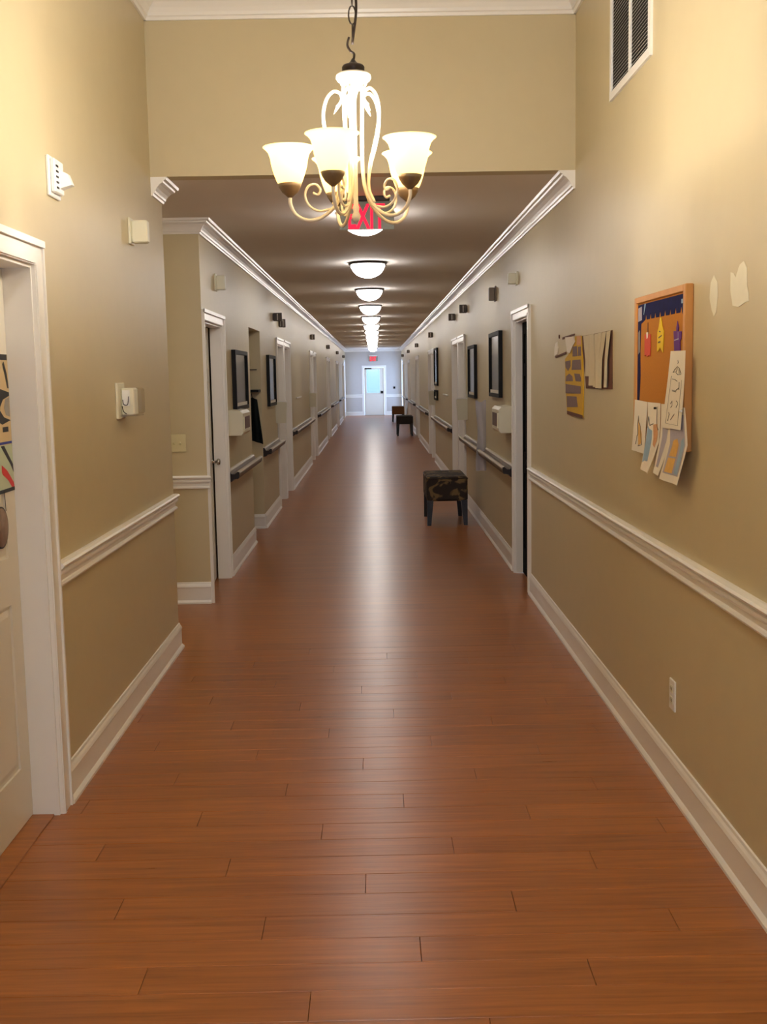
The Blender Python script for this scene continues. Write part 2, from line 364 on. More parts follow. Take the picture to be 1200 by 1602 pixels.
side_runs('baseboard_left', base_p, 0, bl[:2], BP, 'skirting board'); side_runs('baseboard_right', base_p, 0, bl[2:], BP, 'skirting board')
st('baseboard_passage', MB().runx(base_p, -4.2, XL, 8.02, 0, 0, 0), 'trim', BP % 'return wall of the side passage', 'skirting board')
nth = ['before the first door pair','before the second door pair','before the third door pair','before the fourth door pair','before the fifth door pair','next to the end wall']
for k, (a, b_) in enumerate(segL):
    if k == 0:
        st('baseboard_left', MB().run(base_p, 'L', a, 11.0, 0), 'trim', BP % 'left corridor wall between the ajar door and the niche', 'skirting board'); a = 12.055
        nb = MB(); nb.runx(base_p, XL-ND, XL, 12.055, 0); st('baseboard_left', nb, 'trim', BP % 'far side of the wall niche', 'skirting board')
        st('baseboard_left', MB().run(base_p, 'L', a, b_, 0, 0, 0), 'trim', BP % 'left corridor wall between the niche and the first door pair', 'skirting board'); continue
    st('baseboard_left', MB().run(base_p, 'L', a, b_, 0), 'trim', BP % ('left corridor wall '+nth[k]), 'skirting board')
for k, (a, b_) in enumerate(segR): st('baseboard_right', MB().run(base_p, 'R', a, b_, 0), 'trim', BP % ('right corridor wall '+nth[k]), 'skirting board')
eb = MB(); eb.runx(base_p, XL, -.52, YE, 0); eb.runx(base_p, .49, XR, YE, 0); st('baseboard_end', eb, 'trim', BP % 'far end wall', 'skirting board')
KP = 'white crown moulding %s'
k1 = crown_p(1); k2 = crown_p(1.28)
st('trim_2', MB().run(k1, 'R', YH, YE, HC), 'trim', KP % 'along the top of the right corridor wall', 'crown moulding')
st('trim_2', MB().run(k1, 'L', 8.02, YE, HC, 1, 0), 'trim', KP % 'along the top of the left corridor wall', 'crown moulding')
st('trim_2', MB().runx(k1, -4.2, XL, 8.02, HC, 0, 1), 'trim', KP % 'on the return wall of the side passage', 'crown moulding')
st('trim_2', MB().run(k1, 'L', YH, 6.66, HC, 0, 1), 'trim', KP % 'stub at the end of the near left wall', 'crown moulding')
st('trim_2', MB().runx(k1, XL, XR, YE, HC), 'trim', KP % 'on the far end wall', 'crown moulding')
st('trim_2', MB().runx(k2, XL, XR, YH, HT), 'trim', KP % 'at the top of the header wall above the chandelier', 'crown moulding')
st('trim_2', MB().run(k2, 'L', -4.5, YH, HT), 'trim', KP % 'at the top of the near left wall', 'crown moulding')
st('trim_2', MB().run(k2, 'R', -4.5, YH, HT), 'trim', KP % 'at the top of the near right wall', 'crown moulding')

# ------------------------------------------------------------------ doors
DN = [0]
def casing(side, y0, y1, zt, cw, t, near=True, far=True, ncw=None):
    zt2 = zt+cw*.85
    for do, (a, b_) in ((near, (y0-(ncw or cw), y0)), (far, (y1, y1+cw))):
        if not do: continue
        mb = MB(); mb.wb(side, a, b_, 0, zt2, 0, .014); bd = (a, a+.014) if a < y0 else (b_-.014, b_); mb.wb(side, *bd, 0, zt2, .014, .022)
        inn = (b_-.02, b_-.004) if a < y0 else (a+.004, a+.02); mb.wb(side, *inn, 0, zt, .014, .019)
        obj('casing', mb, 'trim', t)
    mb = MB(); ya = y0-((ncw or cw) if near else 0); yb = y1+(cw if far else 0)
    mb.wb(side, y0, y1, zt, zt2, 0, .014); mb.wb(side, ya, yb, zt2-.018, zt2+.006, .014, .026); mb.wb(side, y0, y1, zt+.004, zt+.02, .014, .02)
    obj('head_casing', mb, 'trim', t)
def jambs(side, y0, y1, zt, t, d=WT, a=.012):
    for m_ in ((y0, y0+a), (y1-a, y1)): obj('jamb', MB().wb(side, m_[0], m_[1], 0, zt-a, -d, 0), 'trim', t)
    obj('jamb_head', MB().wb(side, y0, y1, zt-a, zt, -d, 0), 'trim', t)
def leaf(side, y0, y1, zt, o, t, m='door', knob=True, hinge_near=False, panels=True):
    # front face at wall offset o (negative = recessed); returns the leaf object
    z0 = .008; lf = MB(); lf.wb(side, y0, y1, z0, zt, o-.035, o-.008); W = y1-y0; sw = .115*W; rows = ((.22,.83),(1.0,1.6),(1.70,1.93))
    colsy = ((y0+sw, y0+W/2-.045), (y0+W/2+.045, y1-sw))
    lf.wb(side, y0, y0+sw, z0, zt, o-.008, o); lf.wb(side, y1-sw, y1, z0, zt, o-.008, o); lf.wb(side, y0+W/2-.045, y0+W/2+.045, z0, zt, o-.008, o)
    zz = z0
    for a, b_ in rows:
        for c0, c1 in colsy: lf.wb(side, c0, c1, zz, a, o-.008, o)
        zz = b_
    for c0, c1 in colsy: lf.wb(side, c0, c1, zz, zt, o-.008, o)
    lo = obj('door_leaf', lf, m, t)
    for a, b_ in rows:
        for c0, c1 in colsy:
            i = .012; j = .035; xo, xi = X(side, o-.0075), X(side, o-.0015)
            v = [(xo,c0+i,a+i),(xo,c1-i,a+i),(xo,c1-i,b_-i),(xo,c0+i,b_-i),(xi,c0+j,a+j),(xi,c1-j,a+j),(xi,c1-j,b_-j),(xi,c0+j,b_-j)]
            pm = MB().add(v, [(4,5,6,7),(3,2,1,0)]+[(q,(q+1)%4,4+(q+1)%4,4+q) for q in range(4)]); obj('panel', pm, m, lo)
    if knob:
        ky = y0+.07 if not hinge_near else y1-.06; sgn = 1 if side == 'L' else -1
        obj('door_knob', MB().lathe((X(side,o),ky,.96), [(.028,0),(.028,sgn*.006),(.010,sgn*.008),(.010,sgn*.035),(.024,sgn*.042),(.028,sgn*.055),(.022,sgn*.066),(.006,sgn*.07)], 16, 'x'), 'chrome' if m == 'door' else 'black', lo)
    return lo
def door(side, y0, y1, zt, label, cw=.09, o=-.10, m='door', near=True, far=True, ncw=None, jd=WT, **k):
    DN[0] += 1; t = thing('door_%d' % DN[0], (X(side,0),(y0+y1)/2,0), label, 'door', None, 'structure')
    casing(side, y0, y1, zt, cw, t, near, far, ncw); jambs(side, y0, y1, zt, t, jd); lo = leaf(side, y0+.013, y1-.013, zt-.014, o, t, m, **k); return t, lo
d1, _ = door('L', 3.12, 4.065, 2.035, 'white panelled door in a white casing at the left edge, colourful picture hung on it', .1)
d2, lf2 = door('L', 8.045, 9.03, 2.035, 'pale grey door standing ajar in the left wall just past the side passage', .088, o=-.06, ncw=.025, jd=.09, hinge_near=True)
piv = Vector((XL-.07, 8.06, 0)); Rm = Matrix.Rotation(math.radians(2.6), 4, 'Z')
lf2.matrix_local = Matrix.Translation(piv-wloc(d2)) @ Rm @ Matrix.Translation(-(piv-wloc(d2)))
d3, _ = door('R', 8.215, 9.03, 2.035, 'black slab painted as the dark of an open doorway, white casing, in the right wall past the craft hangings', .088, m='dark_doorway', o=-.055)  # near black slab stands for the darkness of an open doorway
wh = ['nearest','second','third','fourth','farthest']
for k, p in enumerate(pairs):
    for side, sn in (('L','left'),('R','right')):
        door(side, p+.09, p+1.04, 2.035, 'white door, first of the %s door pair in the %s corridor wall' % (wh[k], sn), .09, far=False)
        door(side, p+1.17, p+2.12, 2.035, 'white door, second of the %s door pair in the %s corridor wall' % (wh[k], sn), .09, near=False)
        mb = MB().wb(side, p+1.04, p+1.17, 0, 2.035+.08, 0, .016); obj('door_post', mb, 'trim', bpy.data.objects['door_%d' % DN[0]])
# glazed exit door at the far end
DN[0] += 1; t = thing('door_%d' % DN[0], (0,YE,0), 'white half glazed exit door in the far end wall', 'door', None, 'structure')
for a, b_ in ((DX0-.09,DX0),(DX1,DX1+.09)): obj('casing', MB().box(a, b_, YE-.02, YE, 0, DZ+.09), 'trim', t)
obj('head_casing', MB().box(DX0, DX1, YE-.02, YE, DZ, DZ+.09), 'trim', t)
GX0, GX1, GZ0, GZ1 = -.33, .22, .93, 1.90
lf = MB(); ya, yb = YE+.03, YE+.075
lf.box(DX0+.005, GX0, ya, yb, .01, DZ-.005); lf.box(GX1, DX1-.005, ya, yb, .01, DZ-.005); lf.box(GX0, GX1, ya, yb, .01, GZ0); lf.box(GX0, GX1, ya, yb, GZ1, DZ-.005)
lo = obj('door_leaf', lf, 'door', t)
obj('pane', MB().box(GX0, GX1, ya+.02, ya+.026, GZ0, GZ1), 'pane_tint', lo)
fr = MB()
for q in ((GX0-.02,GX0,GZ0-.02,GZ1+.02),(GX1,GX1+.02,GZ0-.02,GZ1+.02),(GX0,GX1,GZ0-.02,GZ0),(GX0,GX1,GZ1,GZ1+.02)): fr.box(q[0],q[1],ya-.012,ya,q[2],q[3])
obj('glazing_bead', fr, 'trim', lo)
obj('door_handle', MB().box(.26,.35,ya-.04,ya,.9,1.0), 'black', lo)
obj('door_closer', MB().box(-.40,-.12,ya-.05,ya,1.91,1.96), 'bronze', lo)
st('door_sill', MB().box(DX0, DX1, YE-.01, YE+.14, 0, .01), 'bronze', 'dark metal sill under the far exit door', 'sill')
obj('threshold', MB().wb('L', 3.13, 4.05, -.002, .006, -.13, -.02), 'board_wood' and 'plank', d1)

# picture and oval card hung on the near door
class Sheet:
    """flat or curling sheet on a side wall; left/right edges are lists of (y, z) from top to bottom (left = far edge)"""
    def __init__(s, name, side, L_, R_, out, curl, m, label=None, cat=None, group=None, parent=None, wave=0, nw=1, th=.0012, ns=8):
        s.side, s.L, s.R, s.out, s.curl, s.wave, s.nw = side, L_, R_, out, curl, wave, nw
        nt_ = 12; mb = MB(); v = []
        for q in (0, th):
            for i in range(nt_+1):
                for j in range(ns+1): v.append(s.P(j/ns, i/nt_, q))
        n = (nt_+1)*(ns+1); f = []
        for i in range(nt_):
            for j in range(ns):
                a = i*(ns+1)+j; f.append((a,a+1,a+ns+2,a+ns+1)); f.append((n+a,n+a+ns+1,n+a+ns+2,n+a+1))
        bd = list(range(ns+1))+[i*(ns+1)+ns for i in range(1,nt_+1)]+[nt_*(ns+1)+j for j in range(ns-1,-1,-1)]+[i*(ns+1) for i in range(nt_-1,0,-1)]
        for a, b_ in zip(bd, bd[1:]+bd[:1]): f.append((a,n+a,n+b_,b_))
        mb.add(v, f, False); s.o = obj(name, mb, m, parent, label, cat, group)
    def P(s, u, t, q=0):
        def ed(E):
            k = t*(len(E)-1); i = min(int(k), len(E)-2); w_ = k-i; return E[i][0]*(1-w_)+E[i+1][0]*w_, E[i][1]*(1-w_)+E[i+1][1]*w_
        a, b_ = ed(s.L), ed(s.R)
        o = s.out+s.curl*t*t+s.wave*(.2+.8*t)*math.sin(u*PI*2*s.nw)+q
        return (X(s.side, o), a[0]*(1-u)+b_[0]*u, a[1]*(1-u)+b_[1]*u)
    def poly(s, name, uts, m, lift=.0018):
        mb = MB(); ta = min(q[1] for q in uts)+1e-4; tb = max(q[1] for q in uts)-1e-4; K = 10; rows = []
        for k in range(K+1):
            tt = ta+(tb-ta)*k/K; us = []
            for (u0,t0),(u1,t1) in zip(uts, uts[1:]+uts[:1]):
                if (t0-tt)*(t1-tt) < 0: us.append(u0+(u1-u0)*(tt-t0)/(t1-t0))
            if len(us) >= 2: rows.append((min(us), max(us), tt))
        C = 5; v = [s.P(a+(b_-a)*c/C, tt, lift) for a, b_, tt in rows for c in range(C+1)]
        mb.add(v, [(i*(C+1)+c, i*(C+1)+c+1, (i+1)*(C+1)+c+1, (i+1)*(C+1)+c) for i in range(len(rows)-1) for c in range(C)])
        return obj(name, mb, m, s.o)
    def stroke(s, name, lines, wd, m, lift=.0018):
        mb = MB()
        for ln in lines: mb.tube([s.P(u,t_,lift) for u, t_ in ln], wd, 4)
        return obj(name, mb, m, s.o)
def zz(py): return 1.719-(py-555)*.002265
ps = Sheet('hanging_picture', 'L', [(4.044-.30,1.72),(4.044-.32,1.234)], [(4.044,1.72),(4.044,1.234)], -.098, 0, 'beige_p', 'abstract black, blue and red picture on the near white door', 'picture')
def T(py): return (py-555)/215
ps.poly('print', [(0,0),(.98,0),(.98,T(564)),(0,T(564))], 'blackp')
ps.poly('print', [(.80,T(568)),(.86,T(566)),(.95,T(585)),(.99,T(608)),(.94,T(608)),(.88,T(590))], 'blackp')
ps.poly('print', [(.3,T(614)),(.7,T(609)),(.99,T(612)),(.99,T(620)),(.8,T(622)),(.62,T(640)),(.8,T(655)),(1,T(656)),(1,T(663)),(.7,T(664)),(.3,T(650))], 'blackp')
ps.poly('print', [(.84,T(624)),(.98,T(622)),(.98,T(653)),(.84,T(651)),(.78,T(638))], 'greyp', .0022)
ps.poly('print', [(.7,T(668)),(.90,T(668)),(.90,T(676)),(.7,T(676))], 'blackp')
ps.poly('print', [(0,T(691)),(.995,T(691)),(.995,T(695)),(0,T(695))], 'blue')
ps.poly('print', [(.1,T(696)),(.995,T(696)),(.995,T(765)),(.1,T(765))], 'mint', .0016)
ps.poly('print', [(.6,T(697)),(.72,T(697)),(.99,T(728)),(1,T(742)),(.9,T(728))], 'blackp')
ps.poly('print', [(.6,T(726)),(.78,T(736)),(.99,T(758)),(1,T(765)),(.92,T(765)),(.8,T(752)),(.6,T(740))], 'redp')
ps.poly('print', [(0,T(765)),(1,T(764)),(1,1),(0,1)], 'blackp', .0024)
ov = thing('oval_card', (XL-.09,3.86,1.05), 'small oval card hanging under the picture on the near white door', 'card')
mb = MB(); mb.lathe((XL-.098,3.875,1.118), [(.074,0),(.074,.003)], 28, 'x'); obj('card', mb, 'blackp', ov)
mb = MB(); mb.lathe((XL-.095,3.875,1.118), [(.068,0),(.068,.001)], 28, 'x'); obj('print', mb, mat('oval_print', (150,120,100), .5, noise=.6, nscale=30), ov)
obj('string', MB().tube([(XL-.096,3.93,1.24),(XL-.096,3.935,1.17)], .0012, 4), 'blackp', ov)

# ------------------------------------------------------------------ left wall fittings
t = thing('fire_alarm', (XL,4.39,2.32), 'white fire alarm strobe high on the near left wall', 'alarm')
obj('plate', MB().wb('L', 4.315, 4.465, 2.315, 2.465, 0, .012, .003), 'white', t)
obj('body', MB().wb('L', 4.33, 4.45, 2.33, 2.455, .012, .03, .004), 'white', t)
for i in range(5): obj('sound_slot', MB().wb('L', 4.345, 4.375, 2.345+i*.02, 2.352+i*.02, .03, .032), 'slot', t)
mb = MB(); xb = XL+.03; mb.add([(xb,4.385,2.35),(xb,4.44,2.35),(xb,4.44,2.42),(xb,4.385,2.42),(xb+.045,4.395,2.365),(xb+.045,4.43,2.365),(xb+.03,4.43,2.405),(xb+.03,4.395,2.405)], [(0,1,2,3),(4,5,6,7),(0,1,5,4),(1,2,6,5),(2,3,7,6),(3,0,4,7)])
obj('strobe_lens', mb, 'white', t)
def box_flag(side, y, z0, z1, o1, label, m='cream', name='call_light', cat='sensor', d=.06, plate=.012):
    t = thing(name, (X(side,0), y, z0), label, cat)
    obj('back_plate', MB().wb(side, y-.02, y+d+.02, z0-.008, z1+.012, 0, plate, .003), m, t)
    obj('housing', MB().wb(side, y, y+d, z0, z1, plate, o1, .006), m, t); return t
box_flag('L', 5.73, 2.305, 2.415, .092, 'cream box shaped call light on the left wall near the passage corner')
t = thing('thermostat', (XL,5.36,1.44), 'cream thermostat with clear guard on the left wall at chest height', 'thermostat')
obj('back_plate', MB().wb('L', 5.27, 5.42, 1.44, 1.61, 0, .012, .003), 'cream', t)
obj('housing', MB().wb('L', 5.33, 5.42, 1.455, 1.585, .012, .075, .006), 'cream', t)
mb = MB(); mb.box(XL+.02, XL+.055, 5.326, 5.33, 1.50, 1.575); obj('dial_window', mb, 'white', t)
mb = MB(); mb.tube(smooth_path([(XL+.022,5.325,1.53),(XL+.026,5.324,1.508),(XL+.044,5.324,1.507),(XL+.05,5.324,1.545)]), .002, 5); mb.tube(smooth_path([(XL+.018,5.325,1.50),(XL+.024,5.324,1.475),(XL+.038,5.324,1.463)]), .0022, 5); obj('cable', mb, 'slot', t)
mb = MB(); mb.wb('L', 5.424, 5.47, 1.46, 1.585, .0, .098, .008); mb.wb('L', 5.30, 5.47, 1.452, 1.458, 0, .09); obj('guard', mb, 'cover', t)
# three-gang switch plate on the return wall
t = thing('switch_plate', (-1.43,8.02,1.105), 'ivory light switch plate on the yellowish return wall', 'switch')
obj('plate', MB().bbox(-1.53, -1.358, 8.012, 8.02, 1.105, 1.232, .003), 'ivory', t)
for i in range(3):
    xx = -1.49+i*.046
    obj('toggle', MB().add([(xx-.005,8.012,1.158),(xx+.005,8.012,1.158),(xx+.005,8.012,1.178),(xx-.005,8.012,1.178),(xx-.004,7.998,1.172),(xx+.004,7.998,1.172),(xx+.004,8.0,1.18),(xx-.004,8.0,1.18)], [(0,1,2,3),(4,5,6,7),(0,1,5,4),(1,2,6,5),(2,3,7,6),(3,0,4,7)]), 'ivory', t)
box_flag('L', 8.75, 2.30, 2.41, .08, 'small grey call light above the ajar left door', 'cream')
# power socket on the near right wall
t = thing('power_socket', (XR,4.19,.32), 'white double power socket low on the near right wall', 'socket')
obj('plate', MB().wb('R', 4.15, 4.226, .32, .44, 0, .007, .002), 'white', t)
for z in (.345, .39):
    s_ = obj('outlet', MB().wb('R', 4.17, 4.206, z, z+.03, .007, .010, .0015), 'cream', t)
    for yy in (4.178, 4.194): obj('slot', MB().wb('R', yy, yy+.003, z+.010, z+.022, .010, .0108), 'slot', s_)
# air vent
t = thing('air_vent', (XR,5.0,2.87), 'white louvred air return grille high on the right wall', 'vent')
Y0, Y1, Z0, Z1 = 4.63, 5.40, 2.87, 3.62; fw = .035
fr = MB(); fr.wb('R', Y0, Y0+fw, Z0, Z1, 0, .012); fr.wb('R', Y1-fw, Y1, Z0, Z1, 0, .012); fr.wb('R', Y0+fw, Y1-fw, Z0, Z0+fw, 0, .012); fr.wb('R', Y0+fw, Y1-fw, Z1-fw, Z1, 0, .012)
obj('frame', fr, 'white', t); obj('backing', MB().wb('R', Y0+fw, Y1-fw, Z0+fw, Z1-fw, .0005, .002), 'slot', t)
obj('mullion', MB().wb('R', 4.985, 5.01, Z0+fw, Z1-fw, .002, .012), 'white', t)
zc = Z0+fw+.008; first = {}
while zc < Z1-fw-.01:
    for key, (a, b_) in enumerate(((Y0+fw, 4.985), (5.01, Y1-fw))):
        if key not in first:
            xa, xb = XR-.0022, XR-.011
            mb = MB().add([(xa,a,zc+.011),(xb,a,zc),(xb,b_,zc),(xa,b_,zc+.011),(xa,a,zc+.0125),(xb,a,zc+.0015),(xb,b_,zc+.0015),(xa,b_,zc+.0125)], [(0,3,2,1),(4,5,6,7),(0,1,5,4),(1,2,6,5),(2,3,7,6),(3,0,4,7)])
            first[key] = (obj('slat', mb, 'white', t), zc)
        else:
            o0, z0_ = first[key]; c = o0.copy(); c.location.z += zc-z0_; COL.objects.link(c)
    zc += .0155
# filler paint patches
def blob(name, pts, label):
    mb = MB(); n = len(pts); v = [(XR-.0004,y,z) for y, z in pts]+[(XR-.0012,y,z) for y, z in pts]
    mb.add(v, [tuple(range(n)), tuple(range(2*n-1,n-1,-1))]+[(i,(i+1)%n,n+(i+1)%n,n+i) for i in range(n)]); obj(name, mb, 'patch', None, label, 'paint patch')
blob('paint_patch', [(3.76,1.932),(3.72,1.905),(3.715,1.86),(3.73,1.81),(3.752,1.796),(3.78,1.82),(3.805,1.86),(3.795,1.91)], 'pale oval dab of filler paint on the right wall beside the cork board')
blob('paint_patch', [(3.585,1.925),(3.555,1.92),(3.535,1.905),(3.50,1.94),(3.46,1.948),(3.43,1.925),(3.425,1.87),(3.41,1.85),(3.405,1.825),(3.44,1.822),(3.50,1.812),(3.56,1.82),(3.585,1.87)], 'wider pale dab of filler paint on the right wall, nearer to the right edge')

# ------------------------------------------------------------------ cork board and what hangs on it
t = thing('cork_board', (XR,4.385,1.33), 'oak framed cork notice board on the right wall', 'notice board')
Y0, Y1, Z0, Z1 = 3.994, 4.775, 1.33, 1.925; fw = .032
for a in ((Y0, Y0+fw, Z0, Z1), (Y1-fw, Y1, Z0, Z1), (Y0+fw, Y1-fw, Z1-fw*.8, Z1), (Y0+fw, Y1-fw, Z0, Z0+fw*.8)): obj('frame_bar', MB().wb('R', *a, 0, .03, .003), 'board_wood', t)
obj('cork', MB().wb('R', Y0+fw, Y1-fw, Z0+.025, Z1-.025, .002, .022), 'cork', t)
def wpoly(name, pts, o0, o1, m, parent=None, side='R', **k):
    mb = MB(); n = len(pts); v = [(X(side,o0),y,z) for y, z in pts]+[(X(side,o1),y,z) for y, z in pts]
    mb.add(v, [tuple(range(n)), tuple(range(2*n-1,n-1,-1))]+[(i,(i+1)%n,n+(i+1)%n,n+i) for i in range(n)]); return obj(name, mb, m, parent, **k)
top = [(4.74,1.895),(4.03,1.9)]; bot = [(4.03,1.70),(4.05,1.70),(4.052,1.75),(4.045,1.815)]
pts = [(4.735,1.893),(4.03,1.893),(4.03,1.695),(4.046,1.695),(4.048,1.74),(4.038,1.75),(4.04,1.81)]
yy = 4.06
while yy < 4.60:
    pts += [(yy,1.828),(yy+.012,1.852),(yy+.026,1.828)]; yy += .075
pts += [(4.64,1.822),(4.68,1.815),(4.69,1.70),(4.682,1.60),(4.70,1.50),(4.735,1.50)]
nv = wpoly('paper_border', pts, .0222, .0232, 'navy', label='navy blue scalloped paper border at the top and side of the cork board', cat='paper border')
wpoly('pale_figure', [(4.73,1.88),(4.67,1.885),(4.665,1.83),(4.73,1.825)], .0234, .0238, 'lilac', nv); wpoly('pale_figure', [(4.725,1.78),(4.70,1.79),(4.695,1.70),(4.725,1.69)], .0234, .0238, 'greyp', nv)
wpoly('pale_figure', [(4.62,1.893),(4.60,1.893),(4.63,1.85),(4.64,1.85)], .0234, .0238, 'blue_c', nv)
wpoly('pale_figure', [(4.07,1.875),(4.05,1.875),(4.05,1.86),(4.07,1.86)], .0234, .0238, 'blue_c', nv)
t = thing('paper_candle', (XR-.03,4.56,1.68), 'red card candle pinned on the cork board', 'paper cutout')
wpoly('body', [(4.607,1.77),(4.51,1.766),(4.512,1.68),(4.535,1.684),(4.56,1.677),(4.58,1.686),(4.603,1.682)], .0235, .026, 'red', t)
wpoly('wick', [(4.563,1.815),(4.557,1.815),(4.553,1.77),(4.565,1.77)], .0235, .025, 'brown_card', t); wpoly('flame', [(4.575,1.776),(4.545,1.776),(4.55,1.755),(4.568,1.75)], .0262, .027, 'paper', t)
t = thing('paper_candle', (XR-.03,4.35,1.69), 'yellow card candle pinned on the cork board', 'paper cutout')
wpoly('body', [(4.362,1.825),(4.348,1.825),(4.33,1.79),(4.305,1.77),(4.315,1.69),(4.335,1.70),(4.36,1.712),(4.38,1.70),(4.403,1.695),(4.40,1.77),(4.38,1.79)], .0235, .026, 'yellow', t)
wpoly('drawn_line', [(4.37,1.775),(4.35,1.772),(4.35,1.768),(4.37,1.77)], .0261, .0266, 'ink', t); wpoly('drawn_line', [(4.38,1.75),(4.33,1.758),(4.33,1.753),(4.38,1.745)], .0261, .0266, 'ink', t); wpoly('drawn_line', [(4.385,1.733),(4.35,1.735),(4.35,1.729),(4.385,1.727)], .0261, .0266, 'ink', t)
t = thing('paper_candle', (XR-.03,4.11,1.69), 'purple card candle pinned on the cork board', 'paper cutout')
wpoly('body', [(4.163,1.765),(4.055,1.76),(4.06,1.735),(4.075,1.725),(4.07,1.69),(4.15,1.692),(4.158,1.735)], .0235, .026, 'purple', t)
wpoly('flame', [(4.112,1.80),(4.095,1.775),(4.10,1.763),(4.125,1.763),(4.125,1.775)], .0235, .026, 'purple', t); wpoly('drawn_line', [(4.15,1.733),(4.09,1.737),(4.09,1.733),(4.15,1.729)], .0261, .0266, 'lilac', t)
wpoly('drawn_line', [(4.10,1.76),(4.096,1.76),(4.094,1.73),(4.098,1.73)], .0261, .0266, 'lilac', t)
# drawings
G = 'drawings pinned to the cork board'
s1 = Sheet('drawing_sheet', 'R', [(4.74,1.502),(4.765,1.288)], [(4.525,1.497),(4.55,1.286)], .031, .006, 'paper', 'white sheet with a tan figure, leftmost below the cork board', 'drawing', G)
s1.poly('drawn_figure', [(.35,.30),(.47,.42),(.72,.62),(.78,.85),(.5,.87),(.42,.6)], 'sand'); s1.stroke('drawn_line', [[(.30,.86),(.36,.7),(.42,.66)],[(.42,.66),(.35,.45),(.38,.3),(.45,.42),(.6,.5),(.78,.84),(.5,.88)]], .0015, 'ink')
s2 = Sheet('drawing_sheet', 'R', [(4.507,1.497),(4.50,1.37),(4.525,1.232)], [(4.31,1.497),(4.30,1.35),(4.42,1.214)], .033, .022, 'paper', 'curled white sheet with blue and peach shapes below the cork board', 'drawing', G, wave=.006)
s2.poly('drawn_figure', [(.08,.35),(.45,.38),(.5,.6),(.55,.85),(.2,.9),(.05,.7)], 'blue_c'); s2.poly('drawn_figure', [(.5,.3),(.8,.28),(.85,.42),(.75,.62),(.6,.6),(.55,.45)], 'skin_c', .0024)
s2.stroke('drawn_line', [[(.1,.4),(.15,.22),(.3,.34),(.5,.3)],[(.75,.05),(.72,.3),(.85,.36)]], .0018, 'ink')
obj('push_pin', MB().lathe((XR-.045,4.335,1.478), [(.002,0),(.0045,.002),(.0045,-.006),(.002,-.008)], 8, 'x'), 'blackp', None, 'black push pin holding the curled drawing on the cork board', 'push pin')
s3 = Sheet('drawing_sheet', 'R', [(4.30,1.495),(4.29,1.37),(4.335,1.228)], [(4.12,1.495),(4.14,1.36),(4.26,1.222)], .032, .02, 'paper', 'narrow white sheet behind the plan drawing, below the cork board', 'drawing', G)
s3.poly('drawn_figure', [(.2,.35),(.7,.35),(.6,.9),(.25,.9)], 'lilac')
s4 = Sheet('drawing_sheet', 'R', [(4.17,1.49),(4.155,1.35),(4.235,1.214)], [(3.955,1.49),(3.90,1.36),(3.985,1.212)], .037, .016, 'paper', 'white bordered sheet with a sand coloured tall shape, lowest and rightmost under the cork board', 'drawing', G, wave=.003)
s4.poly('drawn_figure', [(.12,.1),(.9,.1),(.9,.9),(.12,.9)], 'lilac'); s4.poly('drawn_figure', [(.30,.45),(.52,.42),(.58,.5),(.58,.66),(.25,.66)], 'sand', .0024); s4.poly('drawn_figure', [(.23,.68),(.58,.68),(.58,.88),(.2,.88)], 'sand', .0024)
s4.poly('drawn_figure', [(.68,.45),(.85,.4),(.85,.88),(.66,.88)], 'blue_c', .0024)
s5 = Sheet('drawing_sheet', 'R', [(4.14,1.692),(4.175,1.58),(4.235,1.41)], [(3.945,1.69),(3.955,1.55),(3.975,1.41)], .04, .006, 'paper', 'tall white sheet with a pencil castle-like outline over the right of the cork board', 'drawing', G)
s5.stroke('drawn_line', [[(.55,.13),(.6,.16),(.56,.18)],[(.3,.32),(.4,.27),(.55,.22),(.7,.24),(.8,.3)],[(.3,.32),(.45,.3),(.6,.33),(.8,.31)],[(.55,.24),(.52,.3)],[(.66,.25),(.68,.31)],
   [(.3,.42),(.45,.41),(.6,.42)],[(.35,.56),(.55,.55),(.72,.5)],[(.36,.57),(.58,.56)],[(.72,.42),(.74,.52)],[(.35,.72),(.42,.68),(.45,.73),(.38,.76)],[(.66,.66),(.76,.68),(.68,.74)],[(.3,.92),(.35,.84),(.3,.82)],[(.45,.9),(.62,.82)]], .0013, 'ink')
s5.stroke('drawn_border', [[(.22,.38),(.2,.95),(.85,.95),(.86,.38)]], .0007, 'ink')
obj('push_pin', MB().lathe((XR-.046,3.965,1.478), [(.002,0),(.0045,.002),(.0045,-.006),(.002,-.008)], 8, 'x'), 'white', None, 'white push pin at the right side of the tall pencil drawing', 'push pin')

# craft hangings left of the board
back = wpoly('craft_backing', [(5.342,1.816),(5.333,1.538),(5.99,1.535),(6.133,1.815)], .001, .004, 'brown_card', label='brown card backing behind the cream pleated strips on the right wall', cat='wall hanging')
strips = [(6.05,5.86,5.97,5.80,1.60),(5.88,5.74,5.85,5.70,1.552),(5.75,5.62,5.75,5.63,1.545),(5.64,5.54,5.66,5.60,1.541),(5.56,5.45,5.61,5.545,1.54),(5.425,5.335,5.445,5.40,1.546)]
th_ = thing('pleated_hanging', (XR-.01,5.7,1.54), 'cream pleated paper strips hanging on brown card on the right wall', 'wall hanging')
for i, (a, b_, c_, d_, zb) in enumerate(strips):
    Sheet('strip', 'R', [(a,1.812),(c_+.01,1.68),(c_,zb)], [(b_,1.814),(d_+.0,1.68),(d_,zb)], .008+.004*(i%2), .004, 'cream_cloth', parent=th_, wave=.006, nw=1)
tc = thing('tower_craft', (XR-.01,6.3,1.375), 'mustard and brown paper tower with arched shapes on the right wall', 'wall hanging')
wpoly('tower_body', [(6.63,1.70),(6.45,1.74),(6.36,1.77),(6.30,1.82),(6.11,1.816),(6.06,1.54),(6.075,1.376),(6.55,1.378),(6.62,1.56)], .001, .008, 'mustard', tc)
